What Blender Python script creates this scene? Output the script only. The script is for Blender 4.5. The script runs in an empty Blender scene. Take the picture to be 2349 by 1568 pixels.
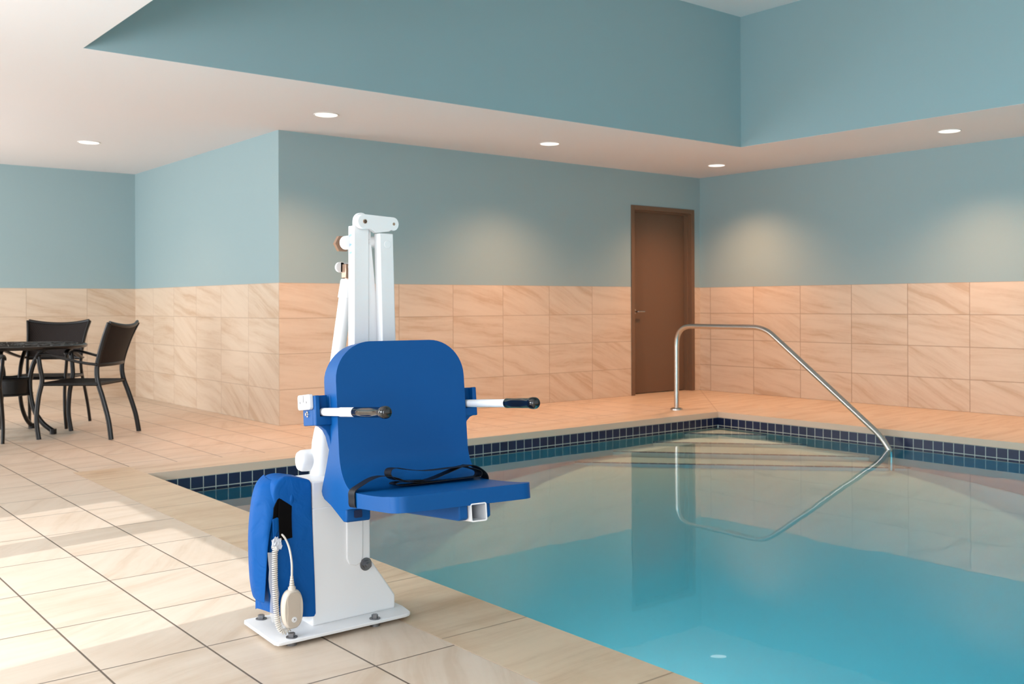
import bpy, bmesh, math, random
from mathutils import Vector, Matrix
random.seed(7)
S = bpy.context.scene
C = S.collection
PI = math.pi

# ------------------------------------------------------------ camera
CAM_Z = 1.029
F_PX, YAW, ROLL, CY = 2293.23, 0.6781, -0.0037, -86.5
cd = bpy.data.cameras.new('camera'); cam = bpy.data.objects.new('camera', cd); C.objects.link(cam)
cd.sensor_width = 36; cd.sensor_fit = 'HORIZONTAL'; cd.lens = F_PX * 36 / 2349
cd.shift_y = CY / 2349; cd.clip_start = 0.05; cd.clip_end = 200
fw = Vector((math.sin(YAW), math.cos(YAW), 0)); rt = Vector((math.cos(YAW), -math.sin(YAW), 0)); up = Vector((0, 0, 1))
r2 = rt * math.cos(ROLL) + up * math.sin(ROLL); u2 = -rt * math.sin(ROLL) + up * math.cos(ROLL)
m = Matrix.Identity(4)
for i in range(3):
    m[i][0] = r2[i]; m[i][1] = u2[i]; m[i][2] = -fw[i]
m[0][3] = 0; m[1][3] = 0; m[2][3] = CAM_Z
cam.matrix_world = m
S.camera = cam
cd.dof.use_dof = True; cd.dof.focus_distance = 3.0; cd.dof.aperture_fstop = 8.0

# ------------------------------------------------------------ view, world, sun
S.view_settings.view_transform = 'Standard'; S.view_settings.look = 'None'
S.view_settings.gamma = 1; S.view_settings.use_curve_mapping = False
S.view_settings.exposure = 0.0
w = bpy.data.worlds.new('world'); S.world = w; w.use_nodes = True
bg = w.node_tree.nodes['Background']; bg.inputs[0].default_value = (0.75, 0.86, 1.0, 1); bg.inputs[1].default_value = 1.6

WX = -1.6                      # window wall
WIN_HEAD = 2.35
sd = bpy.data.lights.new('sun', 'SUN'); so = bpy.data.objects.new('sun', sd); C.objects.link(so)
sd.energy = 3.0; sd.color = (0.98, 0.97, 1.0); sd.angle = 0.005
so.rotation_euler = Vector((1, 0.14, -0.697)).to_track_quat('-Z', 'Y').to_euler()

def area(name, loc, size, direction, energy, color):
    d = bpy.data.lights.new(name, 'AREA'); o = bpy.data.objects.new(name, d); C.objects.link(o)
    d.shape = 'RECTANGLE'; d.size = size[0]; d.size_y = size[1]; d.energy = energy; d.color = color
    o.location = loc; o.rotation_euler = Vector(direction).to_track_quat('-Z', 'Z').to_euler()
    return o
DAY = (0.92, 0.96, 1.0)
# daylight of the windows in the left wall (y0,y1,z0,z1)
WINDOWS = [(-3.6, 1.6, 0.35, WIN_HEAD), (2.76, 4.17, 0.02, WIN_HEAD), (4.33, 5.00, 0.02, WIN_HEAD), (8.05, 11.3, 0.35, WIN_HEAD)]
for k, (y0, y1, z0, z1) in enumerate(WINDOWS):
    area('daylight_fill', (WX + 0.03, (y0 + y1) / 2, (z0 + z1) / 2), (y1 - y0, z1 - z0), (1, 0, 0), [175, 115, 55, 205][k], DAY)
area('daylight_fill', (2.8, -3.93, 1.55), (7.6, 2.2), (0, 1, 0), 42, DAY)  # added fill lamp in front of the solid near wall, no window there
area('daylight_fill', (4.7, -2.9, 3.2), (5.6, 0.9), (0, 1, -0.1), 22, (0.9, 0.96, 1.0))  # added fill lamp up in the tray, no window behind it
WARM = (1.0, 0.49, 0.25)

# ------------------------------------------------------------ materials
def mat(name, col=(0.8, 0.8, 0.8), rough=0.5, metal=0.0, spec=0.5, **kw):
    M = bpy.data.materials.new(name); M.use_nodes = True
    b = M.node_tree.nodes['Principled BSDF']
    b.inputs['Base Color'].default_value = (*col, 1); b.inputs['Roughness'].default_value = rough
    b.inputs['Metallic'].default_value = metal; b.inputs['Specular IOR Level'].default_value = spec
    for k, v in kw.items(): b.inputs[k.replace('_', ' ')].default_value = v
    return M
def srgb(r, g, b):
    f = lambda c: (c / 255 / 12.92) if c / 255 <= 0.04045 else ((c / 255 + 0.055) / 1.055) ** 2.4
    return (f(r), f(g), f(b))
class NT:
    def __init__(s, M): s.t = M.node_tree; s.b = s.t.nodes.get('Principled BSDF')
    def n(s, typ, **kw):
        o = s.t.nodes.new(typ)
        for k, v in kw.items(): setattr(o, k, v)
        return o
    def l(s, a, b): s.t.links.new(a, b)
    def val(s, sock, v):
        if hasattr(v, 'is_linked') or isinstance(v, bpy.types.NodeSocket): s.l(v, sock)
        else: sock.default_value = v
    def math(s, op, a, b=None, c=None):
        o = s.n('ShaderNodeMath', operation=op); s.val(o.inputs[0], a)
        if b is not None: s.val(o.inputs[1], b)
        if c is not None: s.val(o.inputs[2], c)
        return o.outputs[0]
    def comb(s, x, y, z):
        o = s.n('ShaderNodeCombineXYZ')
        for i, v in enumerate((x, y, z)): s.val(o.inputs[i], v)
        return o.outputs[0]
    def noise(s, vec, scale, detail=3, rough=0.5, dist=0.0):
        o = s.n('ShaderNodeTexNoise'); s.l(vec, o.inputs['Vector'])
        o.inputs['Scale'].default_value = scale; o.inputs['Detail'].default_value = detail
        o.inputs['Roughness'].default_value = rough; o.inputs['Distortion'].default_value = dist
        return o.outputs['Fac']
    def mix(s, f, a, b):
        o = s.n('ShaderNodeMix', data_type='RGBA'); s.val(o.inputs[0], f)
        for i, v in ((6, a), (7, b)):
            if isinstance(v, tuple): o.inputs[i].default_value = (*v[:3], 1)
            else: s.l(v, o.inputs[i])
        return o.outputs[2]
    def ramp(s, f, pts):
        o = s.n('ShaderNodeValToRGB'); s.l(f, o.inputs[0]); e = o.color_ramp.elements
        while len(e) < len(pts): e.new(0.5)
        for i, (p, c) in enumerate(pts): e[i].position = p; e[i].color = (*c, 1) if len(c) == 3 else c
        return o.outputs[0]
    def pos(s):
        g = s.n('ShaderNodeNewGeometry'); x = s.n('ShaderNodeSeparateXYZ'); s.l(g.outputs['Position'], x.inputs[0])
        return x.outputs
def smooth_edge(N, frac, period, width):
    # 1 on the joint line, 0 elsewhere ; frac in 0..1
    d = N.math('MULTIPLY', N.math('SUBTRACT', 0.5, N.math('ABSOLUTE', N.math('SUBTRACT', frac, 0.5))), period)
    o = N.n('ShaderNodeMapRange', interpolation_type='SMOOTHSTEP'); N.l(d, o.inputs[0])
    o.inputs[1].default_value = width * 0.5; o.inputs[2].default_value = width * 1.3; o.inputs[3].default_value = 1; o.inputs[4].default_value = 0
    return o.outputs[0]
def stone(name, ax, u0, du, v0, dv, light, dark, grout, gw=0.004, gstr=(0.6, 0.6), rough=0.45, streak=1.0, angles=0.5, diag=False, stain=0.0, con=0.52, warpk=0.10):
    dark = tuple(l * (1 - con) + d * con for l, d in zip(light, dark))
    """tiled sandstone with a random vein direction in every tile"""
    M = mat(name, rough=rough); N = NT(M); P = N.pos()
    U = P[ax[0]]; V = P[ax[1]]
    uu = N.math('DIVIDE', N.math('SUBTRACT', U, u0), du); vv = N.math('DIVIDE', N.math('SUBTRACT', V, v0), dv)
    iu = N.math('FLOOR', uu); iv = N.math('FLOOR', vv); fu = N.math('FRACT', uu); fv = N.math('FRACT', vv)
    wn = N.n('ShaderNodeTexWhiteNoise', noise_dimensions='3D'); N.l(N.comb(iu, iv, 3.3), wn.inputs['Vector'])
    sp = N.n('ShaderNodeSeparateColor'); N.l(wn.outputs['Color'], sp.inputs[0])
    R, G, B = sp.outputs[0], sp.outputs[1], sp.outputs[2]
    ang = N.math('MULTIPLY', R, -angles)
    co = N.math('COSINE', ang); si = N.math('SINE', ang)
    lu = N.math('ADD', U, N.math('MULTIPLY', G, 17.0)); lv = N.math('ADD', V, N.math('MULTIPLY', B, 23.0))
    ru = N.math('SUBTRACT', N.math('MULTIPLY', lu, co), N.math('MULTIPLY', lv, si))
    rv = N.math('ADD', N.math('MULTIPLY', lu, si), N.math('MULTIPLY', lv, co))
    warp = N.math('MULTIPLY', N.math('SUBTRACT', N.noise(N.comb(ru, rv, G), 2.2, 2), 0.5), warpk)
    rv2 = N.math('ADD', rv, warp)
    n1 = N.noise(N.comb(N.math('MULTIPLY', ru, 0.8), N.math('MULTIPLY', rv2, 8.0), B), 1.6, 4, 0.6)
    n2 = N.noise(N.comb(N.math('MULTIPLY', ru, 2.0), N.math('MULTIPLY', rv2, 34.0), R), 1.5, 3, 0.6)
    n3 = N.noise(N.comb(U, V, 0.0), 26.0, 4, 0.7)
    f = N.math('ADD', N.math('MULTIPLY', n1, 0.72), N.math('ADD', N.math('MULTIPLY', n2, 0.18), N.math('MULTIPLY', n3, 0.10)))
    f = N.math('ADD', f, N.math('MULTIPLY', N.math('SUBTRACT', B, 0.5), 0.06))
    mid = tuple((a * 2 + b) / 3 for a, b in zip(light, dark))
    c = N.ramp(f, [(0.36, tuple(dark)), (0.36 + 0.10 * streak, mid), (0.56, light), (0.8, tuple(min(1, x * 1.06) for x in light))])
    if stain:
        sn = N.noise(N.comb(U, V, 5.0), 1.7, 5, 0.65)
        sf = N.ramp(sn, [(0.50, (0, 0, 0)), (0.72, (1, 1, 1))])
        c = N.mix(N.math('MULTIPLY', sf, stain), c, tuple(x * y for x, y in zip(light, (0.70, 0.55, 0.40))))
    gu = N.math('MULTIPLY', smooth_edge(N, fu, du, gw), gstr[0]); gv = N.math('MULTIPLY', smooth_edge(N, fv, dv, gw), gstr[1])
    g = N.math('MAXIMUM', gu, gv)
    if diag:
        dd = N.math('ABSOLUTE', N.math('SUBTRACT', N.math('SUBTRACT', P[0], 7.4832), N.math('MULTIPLY', N.math('SUBTRACT', P[1], 6.1762), 1.0246)))
        o = N.n('ShaderNodeMapRange'); N.l(dd, o.inputs[0]); o.inputs[1].default_value = 0.003; o.inputs[2].default_value = 0.009; o.inputs[3].default_value = 0.5; o.inputs[4].default_value = 0
        on = N.math('GREATER_THAN', P[0], 7.4832)
        g = N.math('MAXIMUM', g, N.math('MULTIPLY', o.outputs[0], on))
    c = N.mix(g, c, grout); N.l(c, N.b.inputs['Base Color'])
    bp = N.n('ShaderNodeBump'); bp.inputs['Strength'].default_value = 0.25; bp.inputs['Distance'].default_value = 0.002
    N.l(N.math('SUBTRACT', 1.0, g), bp.inputs['Height']); N.l(bp.outputs[0], N.b.inputs['Normal'])
    return M
def paint(name, col, rough=0.6, bump=0.04, scale=220):
    M = mat(name, col, rough, spec=0.3); N = NT(M); P = N.pos()
    v = N.comb(P[0], P[1], P[2]); n = N.noise(v, scale, 3)
    bp = N.n('ShaderNodeBump'); bp.inputs['Strength'].default_value = bump; bp.inputs['Distance'].default_value = 0.002
    N.l(n, bp.inputs['Height']); N.l(bp.outputs[0], N.b.inputs['Normal'])
    N.l(N.mix(N.math('MULTIPLY', N.noise(v, 0.7, 2), 0.08), col, tuple(x * 0.85 for x in col)), N.b.inputs['Base Color'])
    return M

SL, SD_, SG = srgb(212, 193, 171), srgb(176, 140, 104), srgb(150, 122, 98)
PAINT = paint('blue_green_paint', srgb(150, 172, 175))
CEIL = paint('ceiling_paint', srgb(230, 226, 225), 0.75)
W_BACK = stone('back_wall_tile', (0, 2), 5.615, 0.615, 0, 0.305, SL, SD_, SG, gstr=(0.55, 0.5), angles=-0.55)
W_RIGHT = stone('right_wall_tile', (1, 2), 7.721, 0.622, 0, 0.305, SL, SD_, SG, gstr=(0.8, 0.7), angles=0.6)
W_REC = stone('recess_wall_tile', (1, 2), 10.958, 0.615, 0, 0.305, SL, SD_, SG, gstr=(0.45, 0.4), angles=0.6)
W_FAR = stone('far_wall_tile', (0, 2), 2.651, 0.62, 0, 0.305, SL, SD_, SG, gstr=(0.4, 0.35), angles=-0.55)
FL = stone('deck_tile', (0, 1), 0.862, 0.31, 2.465, 0.4665, srgb(210, 193, 174), srgb(178, 152, 124), srgb(84, 70, 58), gw=0.0034,
           gstr=(0.95, 0.85), rough=0.42, angles=1.2, diag=True, stain=0.25, con=0.42)
FL_FAR = stone('far_deck_tile', (0, 1), 3.4, 2.46, 6.9, 3.0, srgb(210, 192, 170), srgb(172, 142, 112), srgb(140, 108, 78), gw=0.003, gstr=(0.0, 0.0), rough=0.42, angles=0.1, diag=True)
COP_X = stone('coping_stone', (0, 1), 2.0992 - 0.342 * 3, 0.342 * 3, 2.535, 0.64, srgb(208, 186, 158), srgb(166, 134, 100), srgb(128, 106, 84), gw=0.004, gstr=(0.0, 0.65), rough=0.4, angles=0.3, stain=0.6)
COP_EDGE = paint('coping_edge', srgb(204, 180, 158), 0.6, 0.05, 300)
GROUT = mat('grout', srgb(190, 190, 180), 0.8)
def waterline(name, ax):
    M = mat(name, rough=0.12); N = NT(M); P = N.pos()
    U = N.math('FRACT', N.math('DIVIDE', N.math('SUBTRACT', P[ax], 7.4832 if ax == 0 else 6.1762), 0.0825))
    V = N.math('FRACT', N.math('DIVIDE', N.math('ADD', P[2], 0.0511), 0.0755))
    g = N.math('MAXIMUM', smooth_edge(N, U, 0.0825, 0.0028), smooth_edge(N, V, 0.0755, 0.0028))
    n = N.noise(N.comb(P[0], P[1], P[2]), 9.0, 2)
    c = N.mix(g, N.mix(n, srgb(5, 14, 44), srgb(12, 28, 66)), srgb(178, 182, 172)); N.l(c, N.b.inputs['Base Color'])
    N.l(N.math('ADD', 0.38, N.math('MULTIPLY', g, 0.4)), N.b.inputs['Roughness'])
    return M
WL_X = waterline('navy_tile_far', 0); WL_Y = waterline('navy_tile_side', 1)
PLASTER = paint('pool_plaster', srgb(214, 232, 230), 0.7, 0.05, 60)
NOSE = mat('step_nosing_tile', rough=0.3); _N = NT(NOSE); _P = _N.pos()
_u = _N.math('FRACT', _N.math('DIVIDE', _N.math('SUBTRACT', _P[0], _P[1]), 0.11))
_N.l(_N.mix(smooth_edge(_N, _u, 0.11, 0.006), srgb(60, 30, 44), srgb(170, 170, 160)), _N.b.inputs['Base Color'])

WATER = bpy.data.materials.new('pool_water'); WATER.use_nodes = True; t = WATER.node_tree; t.nodes.remove(t.nodes['Principled BSDF'])
N = NT(WATER); out = t.nodes['Material Output']
gl = N.n('ShaderNodeBsdfGlossy'); gl.inputs['Roughness'].default_value = 0.015; gl.inputs['Color'].default_value = (1, 1, 1, 1)
tr = N.n('ShaderNodeBsdfTransparent'); fr = N.n('ShaderNodeFresnel'); fr.inputs['IOR'].default_value = 1.33
mx = N.n('ShaderNodeMixShader'); N.l(fr.outputs[0], mx.inputs[0]); N.l(tr.outputs[0], mx.inputs[1]); N.l(gl.outputs[0], mx.inputs[2])
N.l(mx.outputs[0], out.inputs['Surface'])
P = N.pos(); v = N.comb(P[0], P[1], 0.0)
h = N.math('ADD', N.math('MULTIPLY', N.noise(v, 1.1, 2, 0.4, 0.5), 0.8), N.math('MULTIPLY', N.noise(v, 7.0, 2, 0.5), 0.05))
bp = N.n('ShaderNodeBump'); bp.inputs['Strength'].default_value = 1.0; bp.inputs['Distance'].default_value = 0.0022
N.l(h, bp.inputs['Height']); N.l(bp.outputs[0], gl.inputs['Normal']); N.l(bp.outputs[0], fr.inputs['Normal'])
va = N.n('ShaderNodeVolumeAbsorption'); va.inputs['Color'].default_value = (0.0, 0.85, 0.97, 1); va.inputs['Density'].default_value = 0.50
vs_ = N.n('ShaderNodeVolumeScatter'); vs_.inputs['Color'].default_value = (0.55, 0.95, 1.0, 1); vs_.inputs['Density'].default_value = 0.13
ad = N.n('ShaderNodeAddShader'); N.l(va.outputs[0], ad.inputs[0]); N.l(vs_.outputs[0], ad.inputs[1])
N.l(ad.outputs[0], out.inputs['Volume'])
WATER_SIDE = bpy.data.materials.new('water_side'); WATER_SIDE.use_nodes = True; t = WATER_SIDE.node_tree; t.nodes.remove(t.nodes['Principled BSDF'])
N = NT(WATER_SIDE); tr = N.n('ShaderNodeBsdfTransparent'); N.l(tr.outputs[0], t.nodes['Material Output'].inputs['Surface'])
va = N.n('ShaderNodeVolumeAbsorption'); va.inputs['Color'].default_value = (0.0, 0.85, 0.97, 1); va.inputs['Density'].default_value = 0.50
vs_ = N.n('ShaderNodeVolumeScatter'); vs_.inputs['Color'].default_value = (0.55, 0.95, 1.0, 1); vs_.inputs['Density'].default_value = 0.13
ad = N.n('ShaderNodeAddShader'); N.l(va.outputs[0], ad.inputs[0]); N.l(vs_.outputs[0], ad.inputs[1])
N.l(ad.outputs[0], t.nodes['Material Output'].inputs['Volume'])

WHITE = paint('white_powder_coat', srgb(236, 236, 236), 0.38, 0.06, 500)
WPLAS = mat('white_plastic', srgb(226, 226, 226), 0.35)
BLUE = paint('blue_moulded_plastic', srgb(0, 78, 142), 0.45, 0.08, 260); BLUE.node_tree.nodes['Principled BSDF'].inputs['Specular IOR Level'].default_value = 0.22
HOLE_SHADE = mat('painted_recess_shade', srgb(8, 30, 70), 0.6)  # darker blue, painted shade for the holes in the underseat blocks
STRAP = mat('black_webbing', srgb(12, 11, 13), 0.5, spec=0.35)
GRIP = mat('black_glossy_rubber', srgb(12, 11, 11), 0.12, spec=0.7)
CHROME = mat('chrome', (0.80, 0.78, 0.76), 0.12, 1.0)
SS = mat('brushed_stainless', (0.52, 0.48, 0.44), 0.27, 1.0)
BOLT = mat('grey_bolt_steel', (0.22, 0.22, 0.23), 0.4, 0.85)
BRASS = mat('dull_bronze_metal', (0.42, 0.28, 0.2), 0.35, 0.9)
DOORC = paint('brown_door_paint', srgb(110, 86, 68), 0.5)
FRAMEC = paint('brown_frame_paint', srgb(116, 90, 70), 0.5)
FABRIC = mat('blue_nylon_fabric', srgb(0, 80, 150), 0.55, spec=0.15)
_N = NT(FABRIC); _P = _N.pos(); _v = _N.comb(_P[0], _P[1], _P[2])
_bp = _N.n('ShaderNodeBump'); _bp.inputs['Strength'].default_value = 0.7; _bp.inputs['Distance'].default_value = 0.008
_N.l(_N.noise(_v, 14, 3, 0.5, 1.0), _bp.inputs['Height']); _N.l(_bp.outputs[0], _N.b.inputs['Normal'])
BLACKF = mat('black_strap_and_opening_shade', srgb(10, 8, 7), 0.9, spec=0.1)  # the strap's own black, also painted shade in the cover opening
BEIGE = mat('beige_handset_plastic', srgb(206, 194, 178), 0.45)
BEIGE2 = mat('beige_cable', srgb(214, 205, 192), 0.5)
CLEAR = mat('clear_plastic_film', (0.95, 0.95, 0.95), 0.12, Transmission_Weight=0.0, Alpha=0.38)
STICKER = mat('sticker_white', srgb(225, 235, 245), 0.4)
STKBLUE = mat('sticker_blue_ink', srgb(120, 170, 215), 0.5)
IRON = mat('black_cast_aluminium', srgb(14, 11, 10), 0.36, spec=0.4)
WEAVE = mat('dark_woven_wicker', rough=0.6, spec=0.2); _N = NT(WEAVE); _P = _N.pos()
_tc = _N.n('ShaderNodeTexCoord'); _s = _N.n('ShaderNodeSeparateXYZ'); _N.l(_tc.outputs['Object'], _s.inputs[0])
_a = _N.math('SINE', _N.math('MULTIPLY', _s.outputs[0], 520)); _b = _N.math('SINE', _N.math('MULTIPLY', _N.math('ADD', _s.outputs[2], _s.outputs[1]), 520))
_w = _N.math('MULTIPLY', _a, _b)
_N.l(_N.mix(_N.math('MULTIPLY_ADD', _w, 0.5, 0.5), srgb(14, 10, 9), srgb(40, 30, 25)), _N.b.inputs['Base Color'])
_bp = _N.n('ShaderNodeBump'); _bp.inputs['Strength'].default_value = 0.5; _bp.inputs['Distance'].default_value = 0.003; _N.l(_w, _bp.inputs['Height']); _N.l(_bp.outputs[0], _N.b.inputs['Normal'])
TABTOP = mat('dark_table_top', srgb(28, 23, 20), 0.3)
EMIT = mat('lamp_lens', (1, 1, 1)); EMIT.node_tree.nodes['Principled BSDF'].inputs['Emission Color'].default_value = (1, 0.93, 0.84, 1)
EMIT.node_tree.nodes['Principled BSDF'].inputs['Emission Strength'].default_value = 1.6
LTRIM = mat('lamp_trim_white', srgb(235, 230, 224), 0.4)

# ------------------------------------------------------------ mesh helpers
def link(name, bm, mats, parent=None, smooth=None, bevel=0, seg=2, loc=(0, 0, 0)):
    me = bpy.data.meshes.new(name)
    bmesh.ops.recalc_face_normals(bm, faces=bm.faces)
    bm.to_mesh(me); bm.free()
    o = bpy.data.objects.new(name, me); C.objects.link(o)
    for M in (mats if isinstance(mats, (list, tuple)) else [mats]): me.materials.append(M)
    if smooth is not None:
        for p in me.polygons: p.use_smooth = True
        if smooth < 180: me.set_sharp_from_angle(angle=math.radians(smooth))
    if bevel:
        b = o.modifiers.new('bevel', 'BEVEL'); b.width = bevel; b.segments = seg; b.limit_method = 'ANGLE'; b.angle_limit = math.radians(40)
        b.harden_normals = False
        for p in me.polygons: p.use_smooth = True
        me.set_sharp_from_angle(angle=math.radians(60))
    if parent: o.parent = parent; o.location = Vector(loc) - parent.location if parent.get('at_base') else loc
    else: o.location = loc
    return o
def tagged(o, label=None, cat=None, group=None, kind=None):
    if label: o['label'] = label
    if cat: o['category'] = cat
    if group: o['group'] = group
    if kind: o['kind'] = kind
    return o
def empty(name, loc, label, cat, group=None, rz=0):
    o = bpy.data.objects.new(name, None); C.objects.link(o); o.location = loc; o.rotation_euler = (0, 0, rz)
    o.empty_display_size = 0.05
    return tagged(o, label, cat, group)
def part(name, bm, mats, parent, **kw):
    """bm given in world coordinates, parent is an unrotated empty"""
    off = Vector((0, 0, 0)); p = parent
    while p is not None: off += p.location; p = p.parent
    for v in bm.verts: v.co -= off
    if parent.type == 'MESH' and False: pass
    kw.setdefault('loc', (0, 0, 0))
    return link(name, bm, mats, parent, **kw)
def box(bm, x0, x1, y0, y1, z0, z1, mi=0, M=None):
    vs = [bm.verts.new((x, y, z)) for x in (x0, x1) for y in (y0, y1) for z in (z0, z1)]
    if M:
        for v in vs: v.co = M @ v.co
    for f in ((0, 1, 3, 2), (4, 6, 7, 5), (0, 4, 5, 1), (2, 3, 7, 6), (0, 2, 6, 4), (1, 5, 7, 3)):
        bm.faces.new([vs[i] for i in f]).material_index = mi
    return vs
def frame_from(d):
    d = d.normalized(); a = Vector((0, 0, 1)) if abs(d.z) < 0.9 else Vector((1, 0, 0))
    x = d.cross(a).normalized(); return x, x.cross(d).normalized()
def catmull(pts, n=6):
    P = [Vector(p) for p in pts]; out = []
    for i in range(len(P) - 1):
        p0 = P[max(i - 1, 0)]; p1 = P[i]; p2 = P[i + 1]; p3 = P[min(i + 2, len(P) - 1)]
        for k in range(n):
            t = k / n
            out.append(0.5 * ((2 * p1) + (-p0 + p2) * t + (2 * p0 - 5 * p1 + 4 * p2 - p3) * t * t + (-p0 + 3 * p1 - 3 * p2 + p3) * t ** 3))
    out.append(P[-1]); return out
def fillet(pts, r, n=6):
    """polyline with rounded corners"""
    P = [Vector(p) for p in pts]; out = [P[0]]
    for i in range(1, len(P) - 1):
        a = (P[i - 1] - P[i]); b = (P[i + 1] - P[i]); rr = r[i - 1] if isinstance(r, (list, tuple)) else r
        rr = min(rr, a.length * 0.49, b.length * 0.49); s = P[i] + a.normalized() * rr; e = P[i] + b.normalized() * rr
        for k in range(n + 1):
            t = k / n; out.append((1 - t) ** 2 * s + 2 * t * (1 - t) * P[i] + t * t * e)
    out.append(P[-1]); return out
def tube(bm, pts, r, n=12, cap=True, flat=None, side=None, mi=0):
    """sweep: r number or list; flat=(a,b) elliptical/rect half sizes along side & normal"""
    P = [Vector(p) for p in pts]; rings = []; X = None
    for i, p in enumerate(P):
        d = (P[min(i + 1, len(P) - 1)] - P[max(i - 1, 0)]).normalized()
        if X is None:
            if side is not None: X = (Vector(side) - d * d.dot(Vector(side))).normalized(); Y = d.cross(X)
            else: X = frame_from(d)[0]; Y = d.cross(X)
        else:
            X = (X - d * d.dot(X)).normalized(); Y = d.cross(X)
        rr = r[i] if isinstance(r, (list, tuple)) else r
        a, b = (rr, rr) if flat is None else (flat[0] * (rr if isinstance(r, (list, tuple)) else 1), flat[1] * (rr if isinstance(r, (list, tuple)) else 1))
        rings.append([bm.verts.new(p + X * (a * math.cos(2 * PI * k / n)) + Y * (b * math.sin(2 * PI * k / n))) for k in range(n)])
    for i in range(len(rings) - 1):
        for k in range(n):
            bm.faces.new((rings[i][k], rings[i][(k + 1) % n], rings[i + 1][(k + 1) % n], rings[i + 1][k])).material_index = mi
    if cap:
        bm.faces.new(rings[0]).material_index = mi; bm.faces.new(rings[-1][::-1]).material_index = mi
def cyl(bm, c, axis, r, h0, h1, n=24, mi=0, r1=None):
    c = Vector(c); a = Vector(axis).normalized()
    tube(bm, [c + a * h0, c + a * h1], [r, r if r1 is None else r1], n=n, mi=mi)
def lathe(bm, c, axis, prof, n=28, mi=0):
    """prof: list of (h, r)"""
    c = Vector(c); a = Vector(axis).normalized(); X, Y = frame_from(a); rings = []
    for h, r in prof:
        rings.append([bm.verts.new(c + a * h + (X * math.cos(2 * PI * k / n) + Y * math.sin(2 * PI * k / n)) * max(r, 1e-5)) for k in range(n)])
    for i in range(len(rings) - 1):
        for k in range(n): bm.faces.new((rings[i][k], rings[i][(k + 1) % n], rings[i + 1][(k + 1) % n], rings[i + 1][k])).material_index = mi
    bm.faces.new(rings[0]).material_index = mi; bm.faces.new(rings[-1][::-1]).material_index = mi
def prism(bm, poly, to3, d0, d1, mi=0):
    a = [bm.verts.new(to3(p[0], p[1], d0)) for p in poly]; b = [bm.verts.new(to3(p[0], p[1], d1)) for p in poly]
    n = len(poly)
    bm.faces.new(a).material_index = mi; bm.faces.new(b[::-1]).material_index = mi
    for i in range(n): bm.faces.new((a[i], a[(i + 1) % n], b[(i + 1) % n], b[i])).material_index = mi
def rrect(x0, x1, y0, y1, r, n=5):
    if not isinstance(r, (list, tuple)): r = [r] * 4
    out = []
    for (cx, cy, a0), q in zip(((x1, y1, 0), (x0, y1, 90), (x0, y0, 180), (x1, y0, 270)), r):
        sx = -1 if cx == x1 else 1; sy = -1 if cy == y1 else 1
        for k in range(n + 1):
            a = math.radians(a0 + 90 * k / n); out.append((cx + sx * q + q * math.cos(a), cy + sy * q + q * math.sin(a)))
    return out
XZ = lambda x, z, d: (x, d, z)
YZ = lambda y, z, d: (d, y, z)
XY = lambda x, y, d: (x, y, d)
def hexbolt(bm, c, axis, r=0.009, h=0.010, washer=0.016, wh=0.003):
    cyl(bm, c, axis, washer, 0, wh, 20); cyl(bm, c, axis, r, wh, wh + h, 6)

# ------------------------------------------------------------ room constants (metres)
XR, YB, X0, YF, ZC = 9.2271, 7.8784, 3.7981, 11.5427, 2.5218
XS, YS, XS0, ZT = 7.7061, 6.0689, 1.7057, 3.766
XP0, YP1, XP1 = 2.0992, 6.1762, 7.4832
XD0, XD1, ZD = 8.0584, 9.1167, 2.137
YN, PY0, TY0 = -4.0, -2.6, -3.0
TILE = 1.22
TH = 0.15
def wall(name, segs):
    bm = bmesh.new(); ms = []
    for (b, M) in segs:
        if M not in ms: ms.append(M)
        box(bm, *b, mi=ms.index(M))
    return tagged(link(name, bm, ms), kind='structure')
wall('wall_back', [((X0 + .001, XD0, YB, YB + TH, 0, TILE), W_BACK), ((XD1, XR, YB, YB + TH, 0, TILE), W_BACK),
                   ((X0 + .001, XD0, YB, YB + TH, TILE, ZC), PAINT), ((XD1, XR, YB, YB + TH, TILE, ZC), PAINT), ((XD0, XD1, YB, YB + TH, ZD, ZC), PAINT)])
wall('wall_right', [((XR, XR + TH, YN, YB + TH, 0, TILE), W_RIGHT), ((XR, XR + TH, YN, YB + TH, TILE, ZC), PAINT)])
wall('wall_recess', [((X0 - .0006, X0 + TH, YB + .0008, YF, 0, TILE), W_REC), ((X0 - .0006, X0 + TH, YB + .0008, YF, TILE, ZC), PAINT)])
wall('wall_far', [((WX, X0 + TH, YF, YF + TH, 0, TILE), W_FAR), ((WX, X0 + TH, YF, YF + TH, TILE, ZC), PAINT)])
wall('wall_near', [((WX, XR, YN - TH, YN, 0, TILE), W_FAR), ((WX, XR, YN - TH, YN, TILE, ZC), PAINT)])
# left wall with window openings
ys = [YN]; segs = []
WT = 0.05
prev = YN
for (y0, y1, z0, z1) in WINDOWS:
    segs.append(((WX - WT, WX, prev, y0, 0, ZC), PAINT)); segs.append(((WX - WT, WX, y0, y1, 0, z0), PAINT)); segs.append(((WX - WT, WX, y0, y1, z1, ZC), PAINT)); prev = y1
segs.append(((WX - WT, WX, prev, YF, 0, ZC), PAINT))
wall('wall_left', segs)
for k, (y0, y1, z0, z1) in enumerate(WINDOWS):
    bm = bmesh.new(); f = 0.03
    for b in ((y0, y0 + f, z0, z1), (y1 - f, y1, z0, z1), (y0, y1, z0, z0 + f), (y0, y1, z1 - f, z1)):
        box(bm, WX - WT + 0.005, WX - 0.005, b[0] - 0.002, b[1] + 0.002, b[2] - 0.002, b[3] + 0.002)
    tagged(link('window_%d' % (k + 1), bm, LTRIM), kind='structure')
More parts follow.
